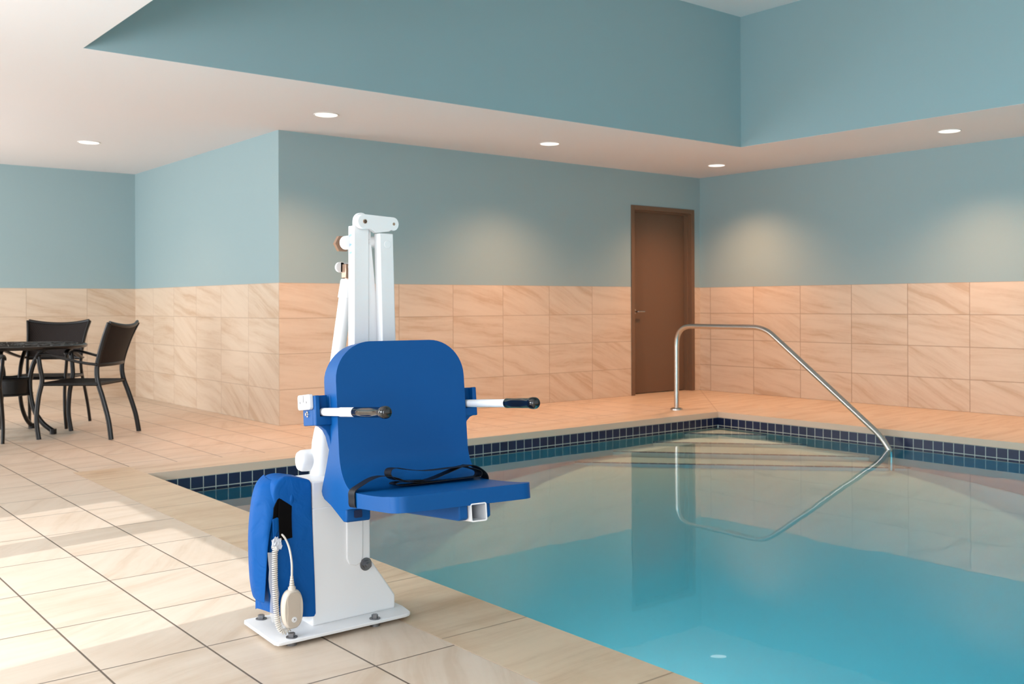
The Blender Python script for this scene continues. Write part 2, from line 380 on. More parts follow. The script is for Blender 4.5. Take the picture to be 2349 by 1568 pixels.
# ceiling with the raised tray
bm = bmesh.new(); c0, c1 = ZC, ZC + 0.1
eo = 0.003
box(bm, WX, XS0 - eo, YN, YF, c0, c1); box(bm, XS + eo, XR, YN, YB, c0, c1); box(bm, XS0 - eo, XS + eo, YS + eo, YB, c0, c1); box(bm, XS0 - eo, XS + eo, YN, TY0 - eo, c0, c1)
box(bm, XS0 - eo, X0, YB, YF, c0, c1)
tagged(link('ceiling', bm, CEIL), kind='structure')
bm = bmesh.new(); box(bm, XS0 - TH, XS + TH, TY0 - TH, YS + TH, ZT, ZT + 0.1)
tagged(link('ceiling_tray', bm, CEIL), kind='structure')
e = 0.001
for nm, b in (('wall_tray_back', (XS0 - TH, XS + TH, YS, YS + TH, ZC + e, ZT)), ('wall_tray_right', (XS, XS + TH, TY0, YS, ZC + e, ZT)),
              ('wall_tray_left', (XS0 - TH, XS0, TY0, YS, ZC + e, ZT)), ('wall_tray_near', (XS0 - TH, XS + TH, TY0 - TH, TY0, ZC + e, ZT))):
    bm = bmesh.new(); box(bm, *b)
    # the soffit's cut edge is painted like the ceiling: keep the bottom face hidden inside the slab
    tagged(link(nm, bm, PAINT), kind='structure')
# floor
CW = 0.342
bm = bmesh.new(); z0 = -0.0511
box(bm, WX, XP0 - CW, YN, YB, z0, 0); box(bm, WX, X0, YB, YF, z0, 0)
box(bm, XP0 - CW, XR, YN, PY0 - CW, z0, 0)
box(bm, XP0 - CW, XP1, YP1 + CW, YB, z0, 0, mi=0); box(bm, XP1, XR, YP1 + CW, YB, z0, 0, mi=1); box(bm, XD0, XD1, YB, YB + 0.16, z0, 0, mi=1); box(bm, XP1 + CW, XR, PY0 - CW, YP1 + CW, z0, 0, mi=1)
tagged(link('floor', bm, [FL, FL_FAR]), kind='structure')
# coping: stone top, pale edge
def coping(name, x0, x1, y0, y1, M, edge):
    bm = bmesh.new(); box(bm, x0, x1, y0, y1, -0.0511, 0, mi=0)
    bm.faces.ensure_lookup_table()
    for f in bm.faces:
        if abs(f.normal.z) < 0.5: f.material_index = 1
    bm.normal_update()
    for f in bm.faces:
        f.material_index = 0 if abs(f.normal.z) > 0.5 else 1
    return tagged(link(name, bm, [M, COP_EDGE]), kind='structure')
coping('trim_1', XP0 - CW + 0.003, XP0, PY0 - CW, YP1 + CW, COP_X, 0)
coping('trim_2', XP0, XR - (XR - XP1 - CW), YP1, YP1 + CW, FL_FAR, 0)
coping('trim_3', XP1, XP1 + CW, PY0 - CW, YP1, FL_FAR, 0)
coping('trim_4', XP0, XP1, PY0 - CW, PY0, COP_X, 0)
# under-deck mass so that nothing is open below
# ------------------------------------------------------------ pool
pool = empty('swimming_pool', (XP0, YP1, -1.45), 'white plastered swimming pool sunk in the deck with a band of navy waterline tiles', 'pool')
bm = bmesh.new(); o = 0.012; PD = -1.2
box(bm, XP0 - TH, XP0, PY0 - TH, YP1 + TH, PD - 0.5, z0 - .001); box(bm, XP1, XP1 + TH, PY0 - TH, YP1 + TH, PD - 0.5, z0 - .001)
box(bm, XP0, XP1, YP1, YP1 + TH, PD - 0.5, z0 - .001); box(bm, XP0, XP1, PY0 - TH, PY0, PD - 0.5, z0 - .001)
part('basin', bm, PLASTER, pool)
def sst(t): t = max(0.0, min(1.0, t)); return t * t * (3 - 2 * t)
def floor_z(x, y):
    z = PD - 0.35 * sst((4.5 - y) / 7.0)
    top = -0.290
    # coves along the walls
    R_ = 0.55
    for d in (x - XP0, XP1 - x, y - PY0, YP1 - y):
        if d < R_:
            k = R_ - d; z = max(z, z + R_ - math.sqrt(max(0.0, R_ * R_ - k * k)))
    # long ramp below the corner steps
    ax_, ay_, bx_, by_ = 5.635, YP1, XP1, 4.219
    nx, ny = (ay_ - by_), (bx_ - ax_); Ln = math.hypot(nx, ny)
    s = -((x - ax_) * nx + (y - ay_) * ny) / Ln
    ramp = top + (z - top) * sst((s + 0.35) / 3.2) if s > -0.35 else top
    return max(z, ramp) if s < 2.85 else z
bm = bmesh.new(); GX, GY = 90, 140; G = []
for i in range(GX + 1):
    G.append([bm.verts.new((XP0 + (XP1 - XP0) * i / GX, PY0 + (YP1 - PY0) * j / GY, floor_z(XP0 + (XP1 - XP0) * i / GX, PY0 + (YP1 - PY0) * j / GY))) for j in range(GY + 1)])
for i in range(GX):
    for j in range(GY): bm.faces.new((G[i][j], G[i + 1][j], G[i + 1][j + 1], G[i][j + 1]))
part('basin_floor', bm, PLASTER, pool, smooth=180)
for nm, b, M in (('waterline_tiles', (XP0 + 0.006, XP1 - 0.006, YP1 - 0.006, YP1 + 0.001, -0.150, z0 - .001), WL_X), ('waterline_tiles', (XP1 - 0.006, XP1 + .001, PY0, YP1, -0.150, z0 - .001), WL_Y),
                 ('waterline_tiles', (XP0 - .001, XP0 + 0.006, PY0, YP1, -0.150, z0 - .001), WL_Y), ('waterline_tiles', (XP0 + .006, XP1 - .006, PY0 - .001, PY0 + 0.006, -0.150, z0 - .001), WL_X)):
    bm = bmesh.new(); box(bm, *b); part(nm, bm, M, pool)
# corner steps, each a straight front across the corner
STEPS = [(7.000, 5.608, -0.162), (6.584, 5.184, -0.205), (6.083, 4.583, -0.240), (5.635, 4.219, -0.287)]
STEPS = STEPS[::1]
zb = [-0.205, -0.240, -0.287, -0.33]
for (xa, yb_, z), zlow in zip(STEPS, zb):
    bm = bmesh.new(); prism(bm, [(xa, YP1), (XP1, YP1), (XP1, yb_)], XY, zlow - 0.001, z)
    st = part('step', bm, PLASTER, pool)
    bm = bmesh.new(); a = Vector((xa, YP1 - .006, z)); b = Vector((XP1 - .006, yb_, z)); d = (b - a).normalized(); nrm = Vector((d.y, -d.x, 0))
    if nrm.x > 0: nrm = -nrm
    vs = [a, b, b - nrm * 0.03, a - nrm * 0.03]
    prism(bm, [(q.x, q.y) for q in (a + nrm * .003, b + nrm * .003, b - nrm * 0.014, a - nrm * 0.014)], XY, z - 0.006, z + 0.001)
    part('nosing', bm, NOSE, st)
for yy in (-1.6, 0.4, 2.4):  # unseen lamps added below the water line to brighten the pool
    t = empty('added_pool_light', (XP0 + 0.004, yy, -0.62), 'round unseen light added in the near left pool wall to brighten the water', 'added pool light', 'added underwater lights that brighten the pool')
    bm = bmesh.new(); lathe(bm, (XP0, yy, -0.62), (1, 0, 0), [(0.0, 0.13), (0.012, 0.128), (0.018, 0.11), (0.012, 0.10)], 36); part('bezel', bm, SS, t, smooth=40)
    ld = bpy.data.lights.new('added_underwater_lamp', 'AREA'); lo = bpy.data.objects.new('added_underwater_lamp', ld); C.objects.link(lo)
    ld.shape = 'DISK'; ld.size = 0.2; ld.energy = 66; ld.color = (0.85, 0.98, 1.0); ld.spread = math.radians(170)
    lo.parent = t; lo.location = (0.03, 0, 0); lo.rotation_euler = (0, math.radians(-72), 0)
# water body
ZW = -0.138
bm = bmesh.new(); vs = box(bm, XP0 + 0.0062, XP1 - 0.0062, PY0 + 0.0062, YP1 - 0.0062, PD - 0.45, ZW, mi=1)
bm.normal_update()
bm.faces.ensure_lookup_table()
for f in bm.faces:
    if all(abs(v.co.z - ZW) < 1e-6 for v in f.verts): f.material_index = 0
wt = link('pool_water', bm, [WATER, WATER_SIDE]); tagged(wt, 'clear turquoise water filling the swimming pool below its coping', 'water', kind='stuff')

# ------------------------------------------------------------ door
bm = bmesh.new()
FWd = 0.05
for b in ((XD0, XD0 + FWd, YB - 0.012, YB + 0.10, 0, ZD), (XD1 - FWd, XD1, YB - 0.012, YB + 0.10, 0, ZD), (XD0 + FWd + .0004, XD1 - FWd - .0004, YB - 0.012, YB + 0.10, ZD - FWd, ZD)): box(bm, *b)
for b in ((XD0 + FWd - .001, XD0 + FWd + 0.016, YB + 0.045, YB + 0.10, 0, ZD - FWd), (XD1 - FWd - 0.016, XD1 - FWd + .001, YB + 0.045, YB + 0.10, 0, ZD - FWd), (XD0 + FWd + .017, XD1 - FWd - .017, YB + 0.045, YB + 0.0995, ZD - FWd - 0.016, ZD - FWd + .001)): box(bm, *b)
door = tagged(link('door_1', bm, FRAMEC, bevel=0.002), kind='structure')
bm = bmesh.new(); box(bm, XD0 + FWd + 0.002, XD1 - FWd - 0.004, YB + 0.1005, YB + 0.14, 0.008, ZD - FWd - 0.004)
part('door_leaf', bm, DOORC, door, bevel=0.002)
bm = bmesh.new(); box(bm, XD0, XD1, YB + 0.14, YB + 0.16, 0, ZD); part('door_backing', bm, FRAMEC, door)
bm = bmesh.new(); hx, hz = XD0 + FWd + 0.10, 0.94
cyl(bm, (hx, YB + 0.10, hz), (0, -1, 0), 0.028, 0, 0.010)
tube(bm, fillet([(hx, YB + 0.092, hz), (hx, YB + 0.04, hz), (hx + 0.11, YB + 0.04, hz)], 0.015), 0.010, n=12)
part('door_handle', bm, SS, door, smooth=40)

# ------------------------------------------------------------ ceiling lights
LIGHTS = [(3.79, 7.02, 'round recessed ceiling light above the recess wall corner', 1), (6.111, 7.02, 'round recessed ceiling light over the middle of the back wall', 1),
          (8.50, 7.02, 'round recessed ceiling light in the soffit corner near the brown door', 1), (8.42, 4.38, 'round recessed ceiling light over the deck beside the right wall', 1),
          (2.722, 9.528, 'round recessed ceiling light above the patio table and chairs', 1), (8.42, 1.75, 'round recessed ceiling light in the near run beside the right wall', 0),
          (0.7, 9.528, 'round recessed ceiling light nearest the far windows', 0)]
for (x, y, lab, vis) in LIGHTS:
    t = empty('recessed_light', (x, y, ZC), lab, 'ceiling light', 'recessed downlights in the low ceiling')
    bm = bmesh.new(); lathe(bm, (x, y, ZC), (0, 0, -1), [(0.0005, 0.098), (0.005, 0.098), (0.007, 0.093), (0.004, 0.086), (0.001, 0.085)], 40)
    part('trim_ring', bm, LTRIM, t, smooth=40)
    bm = bmesh.new(); lathe(bm, (x, y, ZC), (0, 0, -1), [(0.0012, 0.085), (0.0048, 0.0845), (0.0055, 0.04)], 40); part('lens', bm, EMIT, t, smooth=60)
    ld = bpy.data.lights.new('downlight', 'SPOT'); lo = bpy.data.objects.new('downlight', ld); C.objects.link(lo)
    ld.energy = 172 if x > 3 else 40; ld.color = WARM; ld.spot_size = math.radians(128); ld.spot_blend = 1.0; ld.shadow_soft_size = 0.07
    lo.parent = t; lo.location = (0, 0, -0.03); lo.visible_glossy = False   # its lens disc is what gets reflected

# ------------------------------------------------------------ pool handrail
rail = empty('pool_handrail', (7.33, 6.558, 0), 'bent stainless steel handrail standing on the far deck and sloping into the water', 'handrail')
bm = bmesh.new()
path = fillet([(7.33, 6.558, 0.0), (7.33, 6.555, 0.813), (7.33, 5.52, 0.813), (7.33, 4.40, -0.03), (7.33, 4.30, -0.16), (7.33, 4.30, -0.30)], [0.19, 0.12, 0.07, 0.02], 10)
tube(bm, path, 0.0235, n=20); part('rail', bm, SS, rail, smooth=60)
bm = bmesh.new(); lathe(bm, (7.33, 6.558, 0.0), (0, 0, 1), [(0.0, 0.062), (0.012, 0.060), (0.018, 0.045), (0.020, 0.026)], 32); part('escutcheon', bm, SS, rail, smooth=40)

# ============================================================ pool lift
lift = empty('pool_lift', (1.58, 2.88, 0), 'white pool access lift with a blue moulded seat bolted to the pool edge', 'pool lift')
PT = 0.022
# base plate
bm = bmesh.new()
poly = [(1.323, 2.775), (1.330, 2.760), (1.345, 2.757)] + [(1.770, 2.753), (1.792, 2.763), (1.803, 2.785), (1.806, 2.81)] + [(1.806, 2.95), (1.795, 2.985), (1.77, 3.0)] + [(1.36, 3.035), (1.342, 3.034), (1.334, 3.022)]
poly = [(1.318, 2.775), (1.324, 2.760), (1.338, 2.757)] + [(1.768, 2.753), (1.786, 2.758), (1.797, 2.770), (1.802, 2.79)] + [(1.812, 2.84), (1.812, 2.97), (1.795, 3.0), (1.77, 3.01)] + [(1.352, 3.038), (1.338, 3.034), (1.332, 3.022)]
prism(bm, poly, XY, PT - 0.010, PT)
part('base_plate', bm, WHITE, lift, bevel=0.002)
for (x, y) in ((1.379, 2.783), (1.668, 2.779), (1.384, 3.008), (1.745, 2.965)):
    bm = bmesh.new(); hexbolt(bm, (x, y, PT), (0, 0, 1), 0.0105, 0.011, 0.0175, 0.0025); cyl(bm, (x, y, 0), (0, 0, 1), 0.016, 0, PT - 0.0098, 20)
    part('anchor_bolt', bm, BOLT, lift, smooth=35)
# column : a folded box, wide foot and slender top
bm = bmesh.new()
prof = [(1.476, PT - .001), (1.780, PT - .001), (1.780, 0.067), (1.6865, 0.200), (1.6865, 0.392), (1.478, 0.392)]
prism(bm, prof, XZ, 2.835, 2.985)
part('column', bm, WHITE, lift, bevel=0.006, seg=3)
bm = bmesh.new(); box(bm, 1.4785, 1.685, 2.8375, 2.982, 0.388, 0.474); part('column_cap', bm, WHITE, lift, bevel=0.005, seg=3)
bm = bmesh.new()
prism(bm, [(1.596, 0.474), (1.596, 0.215), (1.606, 0.195), (1.630, 0.188), (1.648, 0.195), (1.655, 0.215), (1.655, 0.474)], XZ, 2.829, 2.838)
part('column_rib', bm, WHITE, lift, bevel=0.003, seg=3)
bm = bmesh.new(); cyl(bm, (1.668, 2.836, 0.186), (0, -1, 0), 0.021, 0, 0.004, 32); cyl(bm, (1.668, 2.836, 0.186), (0, -1, 0), 0.0145, 0.004, 0.015, 6); cyl(bm, (1.668, 2.836, 0.186), (0, -1, 0), 0.008, 0.015, 0.026, 16)
part('pivot_bolt', bm, BOLT, lift, smooth=35)
# mast : front flat bar with a round top, wider rear bar behind it
def bar_x(z, zt, zb, xt, xb): return xb + (xt - xb) * (z - zb) / (zt - zb)
bm = bmesh.new()
za, zb_ = 0.40, 1.300
xl, xr = 1.620, 1.672; tl, tr_ = 1.6225, 1.6765
pl = [(xl, za), (xr, za), (tr_, zb_)] + [((tl + tr_) / 2 + (tr_ - tl) / 2 * math.cos(a), zb_ + 0.027 * math.sin(a)) for a in [PI * k / 12 for k in range(1, 12)]] + [(tl, zb_)]
prism(bm, pl, XZ, 2.822, 2.834); part('mast', bm, WHITE, lift, bevel=0.002, seg=3)
bm = bmesh.new()
prism(bm, [(1.620, 0.40), (1.735, 0.40), (1.727, 0.90), (1.692, 1.245), (1.692, 1.285), (1.626, 1.285)], XZ, 2.8342, 2.866)
part('mast_channel', bm, WHITE, lift, bevel=0.002)
bm = bmesh.new(); cyl(bm, (1.690, 2.852, 1.234), (1, 0, 0), 0.020, -0.012, 0.022, 28)
part('spacer', bm, WPLAS, lift, smooth=40)
# knob pin behind the mast
bm = bmesh.new(); cyl(bm, (1.630, 2.86, 1.232), (0, -1, 0), 0.023, -0.03, 0.006, 32); part('pin_disc', bm, WPLAS, lift, smooth=40)
bm = bmesh.new(); cyl(bm, (1.6285, 2.905, 1.230), (0, 1, 0), 0.0285, 0, 0.016, 6); part('pin_nut', bm, BRASS, lift, smooth=20)
# sticker on the mast's side face
bm = bmesh.new(); box(bm, 1.6245, 1.6262, 2.838, 2.862, 1.175, 1.270); stk = part('sticker', bm, STICKER, lift)
for zz in (1.252, 1.221, 1.195):
    bm = bmesh.new(); box(bm, 1.6240, 1.6246, 2.842, 2.848, zz, zz + 0.006); box(bm, 1.6240, 1.6246, 2.850, 2.853, zz - .002, zz + 0.006); box(bm, 1.6240, 1.6246, 2.855, 2.859, zz, zz + 0.005); part('sticker_print', bm, STKBLUE, stk)
# link plate at the top
bm = bmesh.new()
A = (1.6470, 1.2970); B = (1.757, 1.2935)
pl = []
for k in range(0, 13): a = PI / 2 + PI * k / 12 * 1.0; pl.append((A[0] + 0.0245 * math.cos(a), A[1] + 0.0235 * math.sin(a)))
pl += [(1.672, 1.2745), (1.692, 1.262), (1.740, 1.268), (1.748, 1.2725)]
for k in range(0, 11): a = -PI / 2 + PI * k / 10; pl.append((B[0] + 0.0205 * math.cos(a), B[1] + 0.0222 * math.sin(a)))
prism(bm, pl, XZ, 2.799, 2.8205)
part('link_plate', bm, WHITE, lift, bevel=0.002, seg=3)
bm = bmesh.new(); lathe(bm, (A[0] + .002, 2.799, A[1]), (0, -1, 0), [(0, 0.0072), (0.002, 0.0072), (0.0024, 0.0062), (0.0024, 0.0045), (-0.001, 0.004), (-0.001, 0.002), (0.0022, 0.0018)], 20)
part('link_screw', bm, BRASS, lift, smooth=30)
bm = bmesh.new(); lathe(bm, (B[0] + .001, 2.799, B[1]), (0, -1, 0), [(0, 0.0048), (0.0006, 0.0048), (0.0003, 0.001)], 20); part('link_screw', bm, BRASS, lift, smooth=30)
# boom : square tube hanging from the link
bm = bmesh.new()
v = []
for (z, xc) in ((0.372, 1.7513), (1.262, 1.7300)):
    for (dx, dy) in ((-.0265, 0), (.0265, 0), (.0265, .036), (-.0265, .036)): v.append(bm.verts.new((xc + dx, 2.8 + dy, z)))
for f in ((0, 1, 5, 4), (1, 2, 6, 5), (2, 3, 7, 6), (3, 0, 4, 7), (0, 3, 2, 1), (4, 5, 6, 7)): bm.faces.new([v[i] for i in f])
part('boom', bm, WHITE, lift, bevel=0.004, seg=3)
bm = bmesh.new(); cyl(bm, (1.734, 2.8005, 1.226), (0, -1, 0), 0.0125, 0, 0.0018, 32); part('plug', bm, WHITE, lift, bevel=0.0007)
# arm joining boom and seat post (behind the seat)
bm = bmesh.new(); box(bm, 1.722, 1.780, 2.765, 2.845, 0.372, 0.425); part('seat_socket', bm, WHITE, lift, bevel=0.004)
bm = bmesh.new(); box(bm, 1.69, 1.775, 2.735, 2.80, 0.70, 0.76); part('seat_back_mount', bm, WHITE, lift, bevel=0.004)
# linear actuator
act_a = Vector((1.567, 2.95, 0.450)); act_b = Vector((1.672, 2.95, 1.112)); ax = (act_b - act_a).normalized()
act = None
bm = bmesh.new(); lathe(bm, act_a, Vector((0.075, 0, 1)), [(0, 0.026), (0.003, 0.033), (0.010, 0.0365), (0.130, 0.0360), (0.175, 0.0300), (0.190, 0.022)], 36)
act = part('actuator', bm, WPLAS, lift, smooth=50)
bm = bmesh.new(); L = (act_b - act_a).length
cyl(bm, act_a, ax, 0.0225, 0.16, L - 0.03, 32); lathe(bm, act_a, ax, [(L - 0.062, 0.0205), (L - 0.062, 0.0262), (L - 0.004, 0.0248), (L, 0.0225)], 32)
part('actuator_tube', bm, WPLAS, act, smooth=45)
bm = bmesh.new(); mc = Vector((1.548, 2.975, 0.520)); lathe(bm, mc, (-1, 0.1, 0.0), [(-0.02, 0.036), (0.020, 0.0355), (0.036, 0.0345), (0.046, 0.029), (0.050, 0.018)], 36)
part('actuator_motor', bm, WPLAS, act, smooth=50)
bm = bmesh.new(); box(bm, 1.655, 1.689, 2.935, 2.965, 1.118, 1.165); cyl(bm, (1.672, 2.95, 1.10), (0, 0, 1), 0.012, 0, 0.03, 20); part('clevis', bm, BRASS, lift, bevel=0.002)
for (x, y) in ((1.676, 2.925), (1.652, 2.972)):
    bm = bmesh.new(); cyl(bm, (x, y, 1.155), (0, -1, 0), 0.0175, 0, 0.010, 28); box(bm, x, 1.70, y - 0.010, y, 1.1395, 1.1705); part('clevis_lug', bm, WPLAS, lift, smooth=40)
bm = bmesh.new(); lathe(bm, (1.668, 2.915, 1.152), (0, -1, 0), [(0, 0.0085), (0.003, 0.0085), (0.0035, 0.006), (0.001, 0.003)], 20); part('clevis_screw', bm, BOLT, lift, smooth=30)
bm = bmesh.new(); tube(bm, [(1.690, 2.90, 1.10), (1.655, 2.90, 0.66)], 0.004, n=10); part('cable', bm, STRAP, lift)

# ---- seat shell : local frame a (across), f (forward), u (up); the seat is turned a few degrees and tips back
TH_, TA = 0.1486, 0.1152
WD = Vector((math.cos(TH_), -math.sin(TH_), 0)); FH = Vector((-math.sin(TH_), -math.cos(TH_), 0))
FD = FH * math.cos(TA) + Vector((0, 0, math.sin(TA))); UD = -FH * math.sin(TA) + Vector((0, 0, math.cos(TA)))
SO = Vector((1.6991, 2.6319, 0.4699))
def SP(a, f, u): return SO + WD * a + FD * f + UD * u
AF = lambda a, f, u: SP(a, f, u)
HWD = 0.219; HB = 0.449; SF = 0.404; FR = 0.11
prof = []   # (f, u) front surface, (fb, ub) back surface, halfwidth
def cornerdist(r, n): return [r * (1 - math.cos(PI / 2 * k / n)) for k in range(n + 1)]
RB, RF = 0.118, 0.042
def seat_u(f): return 0.0015 * math.sin(PI * max(0, min(1, (f - 0.11) / 0.3))) * -2
for d in cornerdist(RF, 9):
    f = SF - d; prof.append((f, 0.0, f, -0.044, HWD - RF + math.sqrt(max(0, RF ** 2 - (RF - d) ** 2))))
for k in range(1, 7):
    f = SF - RF + (FR - SF + RF) * k / 7; prof.append((f, seat_u(f), f, -0.044, HWD))
rear = [(0.105, -0.046), (0.085, -0.048), (0.055, -0.052), (0.03, -0.056), (-0.03, -0.058), (-0.09, -0.048), (-0.148, -0.032), (-0.166, -0.020), (-0.170, -0.008), (-0.163, 0.006), (-0.150, 0.024), (-0.129, 0.053), (-0.110, 0.083)]
NA = len(rear)
for k, (fb, ub) in enumerate(rear):
    a = PI / 2 * k / (NA - 1); prof.append((FR - FR * math.sin(a), FR - FR * math.cos(a), fb, ub, HWD))
for (u, fb, ub) in ((0.140, -0.086, 0.124), (0.175, -0.068, 0.165), (0.205, -0.075, 0.200), (0.235, -0.096, 0.232), (0.262, -0.104, 0.262), (0.298, -0.105, 0.298)):
    prof.append((0, u, fb, ub, HWD))
for d in reversed(cornerdist(RB, 12)):
    u = HB - d; prof.append((0.0, u, -0.105 + 0.02 * max(0, (u - 0.35) / 0.1), u, HWD - RB + math.sqrt(max(0, RB ** 2 - (RB - d) ** 2))))
bm = bmesh.new(); TOPS = []; BOTS = []; NX = 16
for (f, u, fb, ub, hw) in prof:
    TOPS.append([bm.verts.new(SP((-1 + 2 * j / NX) * hw, f, u)) for j in range(NX + 1)])
    BOTS.append([bm.verts.new(SP((-1 + 2 * j / NX) * hw, fb, ub)) for j in range(NX + 1)])
n = len(TOPS)
for i in range(n - 1):
    for j in range(NX):
        bm.faces.new((TOPS[i][j], TOPS[i][j + 1], TOPS[i + 1][j + 1], TOPS[i + 1][j]))
        bm.faces.new((BOTS[i][j], BOTS[i + 1][j], BOTS[i + 1][j + 1], BOTS[i][j + 1]))
    for j in (0, NX): bm.faces.new((TOPS[i][j], TOPS[i + 1][j], BOTS[i + 1][j], BOTS[i][j]))
for i in (0, n - 1):
    for j in range(NX): bm.faces.new((TOPS[i][j], TOPS[i][j + 1], BOTS[i][j + 1], BOTS[i][j]))
seat = part('seat', bm, BLUE, lift, bevel=0.008, seg=3)
for sgn in (-1, 1):
    bm = bmesh.new(); a0, a1 = sorted((sgn * 0.1415, sgn * 0.2185))
    prism(bm, [(0.040, -0.045), (0.036, -0.087), (0.030, -0.0915), (0.008, -0.0920), (-0.156, -0.026), (-0.10, -0.03)], lambda f, u, d: SP(d, f, u), a0, a1)
    part('underseat_block', bm, BLUE, seat, bevel=0.005, seg=3)
    bm = bmesh.new(); a0, a1 = sorted((sgn * 0.170, sgn * 0.195)); prism(bm, rrect(a0, a1, -0.080, -0.0575, 0.004), lambda a, u, d: SP(a, d, u), 0.034, 0.0415); part('block_hole_shade', bm, HOLE_SHADE, seat)  # solid dark patch paints the shade of a hole on the block
TX = 0.0314
for (xa, xb) in ((TX - 0.056, TX - 0.0275), (TX + 0.0275, TX + 0.044)):
    bm = bmesh.new()
    prism(bm, [(0.392, -0.036), (0.392, -0.080), (0.382, -0.085), (-0.02, -0.085), (-0.02, -0.05)], lambda f, u, d: SP(d, f, u), xa, xb)
    part('seat_rib', bm, BLUE, seat, bevel=0.004)
bm = bmesh.new()
prism(bm, [(0.400, -0.034), (0.400, -0.0385), (-0.02, -0.0385), (-0.02, -0.034)], lambda f, u, d: SP(d, f, u), TX - 0.05, TX + 0.04)
part('seat_rib', bm, BLUE, seat)
# square support tube, open at the front
bm = bmesh.new(); f0, f1 = 0.4045, -0.165; o_ = 0.0254; i_ = 0.0218; uc = -0.0647
outer = rrect(-o_, o_, -o_, o_, 0.006, 4); inner = rrect(-i_, i_, -i_, i_, 0.003, 4); n = len(outer)
Vv = {}
for key, ring, f in (('of', outer, f0), ('if', inner, f0), ('ob', outer, f1), ('ib', inner, f1)):
    Vv[key] = [bm.verts.new(SP(TX + q[0], f, uc + q[1])) for q in ring]
for i in range(n):
    j = (i + 1) % n
    bm.faces.new((Vv['of'][i], Vv['of'][j], Vv['if'][j], Vv['if'][i])); bm.faces.new((Vv['of'][i], Vv['ob'][i], Vv['ob'][j], Vv['of'][j]))
    bm.faces.new((Vv['if'][i], Vv['if'][j], Vv['ib'][j], Vv['ib'][i]))
bm.faces.new(Vv['ob'])
part('support_tube', bm, WHITE, lift, smooth=40)
# armrests
for sgn in (-1, 1):
    ff, fr_ = (-0.055, -0.175) if sgn < 0 else (-0.012, -0.120)
    bm = bmesh.new(); ao = sgn * 0.268; ai = sgn * 0.212
    a0, a1 = sorted((ao, ai))
    box_ = [(a0, a1, fr_, ff - 0.028, 0.199, 0.291)]
    for b in box_:
        pts8 = [(x, y, z) for x in b[:2] for y in b[2:4] for z in b[4:6]]; vs = [bm.verts.new(SP(*q)) for q in pts8]
        for fc in ((0, 1, 3, 2), (4, 6, 7, 5), (0, 4, 5, 1), (2, 3, 7, 6), (0, 2, 6, 4), (1, 5, 7, 3)): bm.faces.new([vs[i] for i in fc])
    ring = [(sgn * q, z) for q, z in ((0.212, 0.199), (0.268, 0.199), (0.268, 0.291), (0.2535, 0.291), (0.2535, 0.226), (0.2215, 0.226), (0.2215, 0.291), (0.212, 0.291))]
    prism(bm, ring, lambda a, u, d: SP(a, d, u), ff - 0.0279, ff)
    brk = part('arm_bracket', bm, BLUE, lift, bevel=0.003)
    bm = bmesh.new()
    prism(bm, [(sgn * a, u) for a, u in ((0.214, 0.2005), (0.262, 0.2005), (0.247, 0.195), (0.234, 0.183), (0.2245, 0.163), (0.2185, 0.135), (0.214, 0.118))], lambda a, u, d: SP(a, d, u), ff - 0.045, ff - 0.012)
    part('bracket_gusset', bm, BLUE, brk, bevel=0.002)
    p0 = SP(sgn * 0.2375, ff - 0.02, 0.2395); p1 = SP(sgn * 0.2335, 0.416, 0.2262); d = p1 - p0; dn = d.normalized()
    g0 = p0 + d * ((0.212 - ff) / (0.436 - ff) if sgn < 0 else (0.262 - ff) / (0.436 - ff))
    bm = bmesh.new(); tube(bm, [p0, g0 + dn * 0.01], 0.0124, n=24)
    if sgn < 0: s0 = p0 + d * 0.30; tube(bm, [s0, s0 + dn * 0.004, g0 + dn * 0.005], [0.0126, 0.0140, 0.0138], n=24)
    arm = part('armrest', bm, WHITE, lift, smooth=50)
    Lg = (p1 - g0).length
    bm = bmesh.new(); lathe(bm, g0, dn, [(0, 0.0135), (0.002, 0.0150), (Lg * 0.3, 0.0144), (Lg * 0.55, 0.0149), (Lg - 0.036, 0.0142), (Lg - 0.029, 0.0168), (Lg - 0.018, 0.0176), (Lg - 0.006, 0.0168), (Lg, 0.0135), (Lg + .002, 0.006)], 28)
    part('grip', bm, GRIP, arm, smooth=60)
    if sgn < 0:
        ax_side = -WD
        bm = bmesh.new(); prism(bm, rrect(-0.186, -0.072, 0.249, 0.296, 0.010), lambda f, u, dd: SP(dd, f, u), -0.2805, -0.2678); pl_ = part('cover_plate', bm, WPLAS, brk, bevel=0.002)
        for f in (-0.160, -0.100):
            bm = bmesh.new(); cyl(bm, SP(-0.2800, f, 0.272), ax_side, 0.0038, 0, 0.0014, 16); part('screw', bm, BOLT, pl_, smooth=30)
        bm = bmesh.new(); prism(bm, rrect(-0.131, -0.127, 0.272, 0.294, 0.001), lambda f, u, dd: SP(dd, f, u), -0.2815, -0.2800); part('latch_groove', bm, BOLT, pl_)
        bm = bmesh.new(); cyl(bm, SP(-0.2675, -0.125, 0.235), ax_side, 0.0095, 0, 0.004, 20); cyl(bm, SP(-0.2675, -0.125, 0.235), ax_side, 0.005, 0.003, 0.009, 12); part('screw', bm, CHROME, brk, smooth=30)
